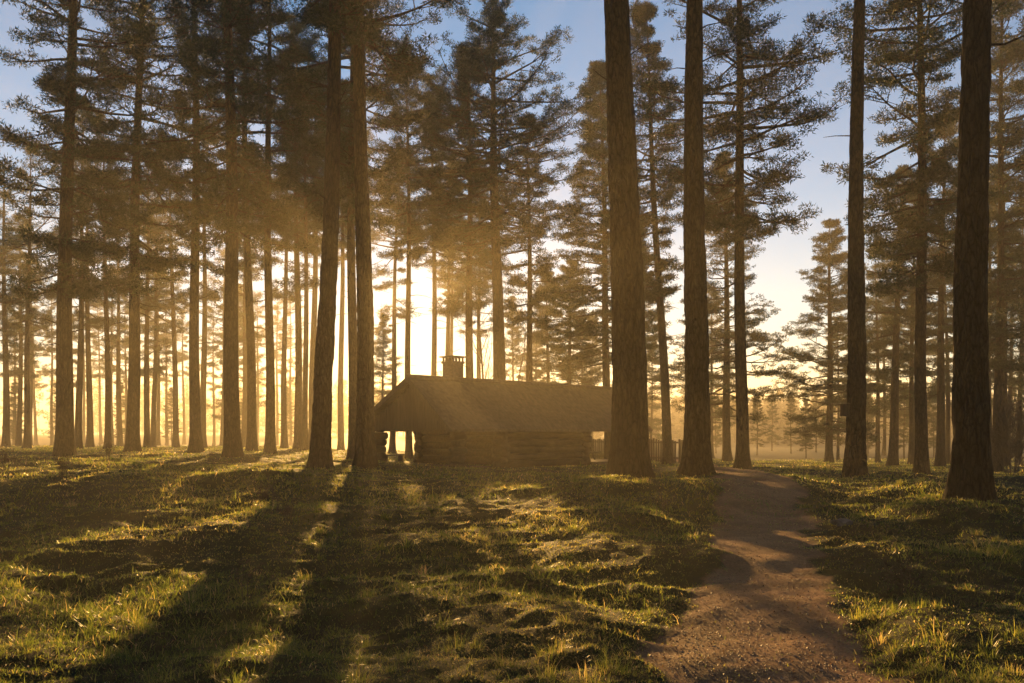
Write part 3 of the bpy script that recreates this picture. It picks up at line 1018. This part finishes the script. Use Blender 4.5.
def rock(label, px, D, s, seed):
    rng = np.random.default_rng(seed)
    x = px_x(px, D)
    import bmesh
    bm = bmesh.new()
    bmesh.ops.create_icosphere(bm, subdivisions=3, radius=1)
    for v in bm.verts:
        c = v.co
        k = 1 + 0.28 * float(fbm(np.array([c.x * 1.3 + seed]), np.array([c.y * 1.3 + c.z * 1.7]), seed, 3)[0])
        v.co = Vector((c.x * k * s[0], c.y * k * s[1], c.z * k * s[2]))
    me = bpy.data.meshes.new('rock')
    bm.to_mesh(me)
    bm.free()
    me.materials.append(M_rock)
    o = link(bpy.data.objects.new('rock', me))
    o.location = (x, D, gz(x, D) + s[2] * .25)
    tag(o, label, 'rock')


rock('low dark stone lying at the right edge of the path', 842, 13.2, (.15, .11, .075), 3)


# ------------------------------------------------------------------ the cabin
YAW = R(47.2)
CX, CY, CZ = -4.7, 40.0, -0.16
cab = empty('log_cabin', (CX, CY, CZ), (0, 0, YAW))
tag(cab, 'low dark log cabin with wide gabled roof and open porches at both ends', 'cabin')
L, YF, YB, ZE, ZR = 15.4, -2.75, 4.2, 1.78, 4.12
rngc = np.random.default_rng(77)


def roof_z(y):
    return ZR - (ZR - ZE) * (y / YF if y < 0 else y / YB)


# roof: two slopes of overlapping board courses over a slab
def slope(sgn):
    b = MB()
    ye = YF if sgn < 0 else YB
    n = 13
    th = 0.10
    for i in range(n):
        a, c = i / n, (i + 1) / n
        y0, y1 = ye * a, ye * c
        z0, z1 = ZR + (ZE - ZR) * a, ZR + (ZE - ZR) * c
        up0, up1 = 0.0, 0.014
        u0, u1 = 0.0 + rngc.uniform(-.015, .015), L + rngc.uniform(-.015, .015)
        v = [(u0, y0, z0 + up0), (u1, y0, z0 + up0), (u1, y1, z1 + up1), (u0, y1, z1 + up1),
             (u0, y0, z0 - th), (u1, y0, z0 - th), (u1, y1, z1 - th), (u0, y1, z1 - th)]
        f = [[0, 1, 2, 3], [7, 6, 5, 4], [4, 5, 1, 0], [5, 6, 2, 1], [6, 7, 3, 2], [7, 4, 0, 3]]
        if sgn > 0:
            f = [q[::-1] for q in f]
        b.add(v, f)
    return b.build('roof', M_roof, cab)


slope(-1)
slope(1)
b = MB()
b.tube([(-0.05, 0, ZR + .03), (L * .33, 0, ZR + .045), (L * .66, 0, ZR + .03), (L + .05, 0, ZR + .04)], [.12, .12, .12, .12], 8)
b.build('ridge_cap', M_roof, cab)
# barge boards at both ends
for u in (-0.03, L + .03):
    for ye in (YF, YB):
        b = MB()
        d = math.atan2(ZE - ZR, ye)
        ln = math.hypot(ZE - ZR, ye)
        Mx = Matrix.Translation((u, ye / 2, (ZE + ZR) / 2 - .08)) @ Matrix.Rotation(d, 4, 'X')
        b.box((0, 0, 0), (.045, ln, .22), M=Mx)
        b.build('barge_board', M_plank, cab)

LR, LS = 0.178, 0.335


def log_run(b, p, q):
    p, q = np.array(p, float), np.array(q, float)
    k = 6
    pts = [p + (q - p) * i / k for i in range(k + 1)]
    r = LR * rngc.uniform(.93, 1.05)
    b.tube(pts, [r * rngc.uniform(.96, 1.03) for _ in pts], 12)


U0, U1, WF, WB = 3.75, 9.9, -2.2, 3.3
for y in (WF, WB):
    b = MB()
    z = 0.15
    while z + LR < roof_z(y) - .02:
        e = rngc.uniform(.28, .5, 2)
        log_run(b, (U0 - e[0], y, z), (U1 + e[1], y, z))
        z += LS
    b.build('log_wall', M_log, cab, smooth=True)
for u in (U0, U1):
    b = MB()
    z = 0.15 + LS / 2
    while z < ZR - .35:
        ya = YF * (ZR - z - .2) / (ZR - ZE)
        yb = YB * (ZR - z - .2) / (ZR - ZE)
        e = rngc.uniform(.28, .5, 2)
        log_run(b, (u, max(WF - e[0], ya), z), (u, min(WB + e[1], yb), z))
        z += LS
    b.build('log_wall', M_log, cab, smooth=True)
# gable boards closing the triangle of the left end above the porch
for u in (0.45,):
    b = MB()
    nb = 26
    for i in range(nb):
        y0 = YF + .35 + (YB - YF - .7) * i / nb
        y1 = YF + .35 + (YB - YF - .7) * (i + .96) / nb
        zt = min(roof_z(y0), roof_z(y1)) - .12
        if zt > ZE + .02:
            b.box((u + rngc.uniform(-.006, .006), (y0 + y1) / 2, (ZE - .02 + zt) / 2), (.035, y1 - y0, zt - ZE + .02))
    b.build('gable_boards', M_plank, cab)
# log pillars carrying the porch roofs
for (u, y) in ((1.05, WB), (1.05, WF)):
    b = MB()
    z = .17
    i = 0
    while z + .16 < roof_z(y) - .06:
        e = rngc.uniform(.3, .52)
        if i % 2 == 0:
            log_run(b, (u - e, y, z), (u + e * .8, y, z))
        else:
            log_run(b, (u, y - e * .7, z), (u, y + e * .7, z))
        z += LS * .98
        i += 1
    b.build('log_pillar', M_log, cab, smooth=True)
for (u, y) in ((15.0, WF), (15.0, WB), (12.7, WB)):
    b = MB()
    zt = roof_z(y) - .1
    b.tube([(u, y, -.1), (u, y, zt * .5), (u, y, zt)], [.13, .125, .12], 12)
    b.build('post', M_log, cab, smooth=True)
for y in (WF, WB):
    b = MB()
    b.tube([(10.9, y, roof_z(y) - .28), (13, y, roof_z(y) - .28), (15.35, y, roof_z(y) - .28)], [.13] * 3, 10)
    b.build('purlin', M_log, cab, smooth=True)
    b = MB()
    b.tube([(.15, y, roof_z(y) - .28), (1.6, y, roof_z(y) - .28), (3.0, y, roof_z(y) - .28)], [.13] * 3, 10)
    b.build('purlin', M_log, cab, smooth=True)
# stone slab floor of the porches
for (a, c) in ((.5, 2.95), (10.85, 15.3)):
    b = MB()
    b.box(((a + c) / 2, (WF + WB) / 2, .02), (c - a, WB - WF + .5, .16), bevel=.03)
    b.build('porch_floor', M_plank, cab)
# chimney
ch = MB()
u0, y0 = 3.75, 1.0
zt = 5.02
ch.box((u0, y0, 3.95), (.74, .74, 2.14), bevel=.02)
ch.box((u0, y0, zt + .03), (.84, .84, .1), bevel=.02)
co = ch.build('chimney', M_brick, cab)
b = MB()
for i in range(4):
    for j in range(4):
        if i in (0, 3) or j in (0, 3):
            b.box((u0 - .33 + .22 * i, y0 - .33 + .22 * j, zt + .18), (.075, .075, .2))
b.build('chimney_vent_pier', M_brick, co)
b = MB()
b.box((u0, y0, zt + .31), (.98, .98, .06), bevel=.02)
b.build('chimney_cap', M_iron, co)


# bench in the left porch, table in the right porch: they could be carried off
def at_cab(u, y, z=0.0):
    v = Matrix.Rotation(YAW, 4, 'Z') @ Vector((u, y, z))
    return (CX + v.x, CY + v.y, CZ + v.z)


bn = empty('bench', at_cab(2.0, WB + .15, .10), (0, 0, YAW))
tag(bn, 'low plank bench under the left porch of the cabin', 'bench')
b = MB()
b.box((0, 0, .42), (1.3, .36, .06), bevel=.015)
b.build('seat', M_plank, bn)
for sx in (-.5, .5):
    b = MB()
    b.box((sx, 0, .195), (.09, .32, .39))
    b.build('leg', M_plank, bn)

pt = empty('picnic_table', at_cab(12.9, .4, .10), (0, 0, YAW))
tag(pt, 'dark picnic table under the open right end of the roof', 'table')
b = MB()
for i in range(5):
    b.box((0, -.32 + .16 * i, .74), (1.8, .15, .045))
b.build('tabletop', M_plank, pt)
for s in (-1, 1):
    b = MB()
    for k in range(2):
        b.box((0, s * (.62 + .13 * k), .44), (1.8, .12, .045))
    b.build('bench_seat', M_plank, pt)
    b = MB()
    b.box((s * .65, 0, .40), (.07, 1.5, .09))
    for t in (-1, 1):
        b.box((0, 0, 0), (.07, .09, .86), M=Matrix.Translation((s * .65 + .075, t * .38, .38)) @ Matrix.Rotation(t * R(24), 4, 'X'))
    b.build('leg_frame', M_plank, pt)


# fence running from the porch to the gate by the path
def fence(name, label, A, B, h, step, gap):
    A, B = Vector(A), Vector(B)
    d = (B - A).to_2d()
    ln = d.length
    ang = math.atan2(d.y, d.x)
    root = empty(name, (A.x, A.y, A.z), (0, R(0), ang))
    tag(root, label, 'fence')
    dz = (B.z - A.z) / ln
    n = max(1, round(ln / 2.1))
    for i in range(n + 1):
        s = ln * i / n
        b = MB()
        b.box((s, .05, dz * s + (h + .06) / 2 - .12), (.11, .11, h + .24), bevel=.02)
        b.build('post', M_plank, root)
    for z in (.28, h - .16):
        b = MB()
        Mx = Matrix.Translation((ln / 2, -.045, dz * ln / 2 + z)) @ Matrix.Rotation(-math.atan(dz), 4, 'Y')
        b.box((0, 0, 0), (ln, .05, .09), M=Mx)
        b.build('rail', M_plank, root)
    b = MB()
    k = int(ln / step)
    for i in range(k):
        s = (i + .5) * step
        hh = h * rngc.uniform(.96, 1.02)
        b.box((s, -.09, dz * s + hh / 2 + .04), (step * gap, .025, hh - .04), M=Matrix.Rotation(rngc.normal(0, .006), 4, 'Y'))
    b.build('slats', M_plank, root)


def gp(px, D):
    x = px_x(px, D)
    return (x, D, gz(x, D))


fence('slatted_fence', 'weathered picket fence running from the cabin porch towards the path', gp(586, 55), gp(679, 49.5), 1.3, .17, .72)
fence('fence_gate', 'short open slatted gate panel at the right end of the picket fence', gp(681.5, 49), gp(692, 47), 1.26, .26, .55)

# nest box on the pine
D = 24.6
xb = px_x(847.0, D)
nbx = empty('nest_box', (xb - .02, D - .03, CAM_H + (HZ - 416.5) * D / F), (0, 0, R(8)))
tag(nbx, 'small dark wooden nest box fixed to the left side of a straight pine', 'nest box')
b = MB()
b.box((-.05, 0, .16), (.2, .2, .32), bevel=.012)
b.build('body', M_plank, nbx)
b = MB()
b.box((-.07, 0, .345), (.27, .27, .028), M=Matrix.Rotation(R(-6), 4, 'Y'))
b.build('lid', M_plank, nbx)

# ------------------------------------------------------------------ air, sky, sun, camera
m, nt, out = new_mat('mist')
pv = N(nt, 'ShaderNodeVolumePrincipled')
pv.inputs['Color'].default_value = (1.0, 0.92, 0.72, 1)
pv.inputs['Density'].default_value = 0.0016
pv.inputs['Anisotropy'].default_value = 0.53
nt.links.new(pv.outputs['Volume'], out.inputs['Volume'])
b = MB()
b.box((0, 235, 11.6), (700, 580, 29.2))
hz = b.build('haze', m)
tag(hz, 'golden morning mist filling the whole forest', 'mist', kind='stuff')

w = bpy.data.worlds.new('World')
scene.world = w
w.use_nodes = True
nt = w.node_tree
bg = nt.nodes['Background']
sky = nt.nodes.new('ShaderNodeTexSky')
sky.sky_type = 'NISHITA'
sky.sun_disc = False
sky.sun_elevation = R(SUN_EL)
sky.sun_rotation = R(SUN_AZ)
sky.air_density = 1.0
sky.dust_density = 0.03
sky.ozone_density = 2.6
nt.links.new(sky.outputs['Color'], bg.inputs['Color'])
bg.inputs['Strength'].default_value = 0.055

sl = bpy.data.lights.new('sun', 'SUN')
sl.energy = 5.0
sl.angle = R(0.5)
sl.color = (1.0, 0.56, 0.17)
so = link(bpy.data.objects.new('sun', sl))
sd = Vector((math.sin(R(SUN_AZ)) * math.cos(R(SUN_EL)), math.cos(R(SUN_AZ)) * math.cos(R(SUN_EL)), math.sin(R(SUN_EL))))
so.rotation_euler = sd.to_track_quat('Z', 'Y').to_euler()
so.location = sd * 100

cd = bpy.data.cameras.new('camera')
cam = link(bpy.data.objects.new('camera', cd))
cam.location = (0, 0, CAM_H)
cam.rotation_euler = (R(90), 0, 0)
cd.sensor_width = 36
cd.lens = 36 * F / 1024
cd.shift_y = (HZ - 341.5) / 1024
cd.clip_end = 2000
scene.camera = cam

scene.view_settings.view_transform = 'Standard'
scene.view_settings.look = 'None'
scene.view_settings.exposure = 1.58
scene.view_settings.gamma = 1
scene.render.engine = 'CYCLES'
cy = scene.cycles
cy.use_denoising = True
cy.max_bounces = 4
cy.diffuse_bounces = 2
cy.glossy_bounces = 1
cy.transmission_bounces = 2
cy.volume_bounces = 0
cy.caustics_reflective = False
cy.caustics_refractive = False
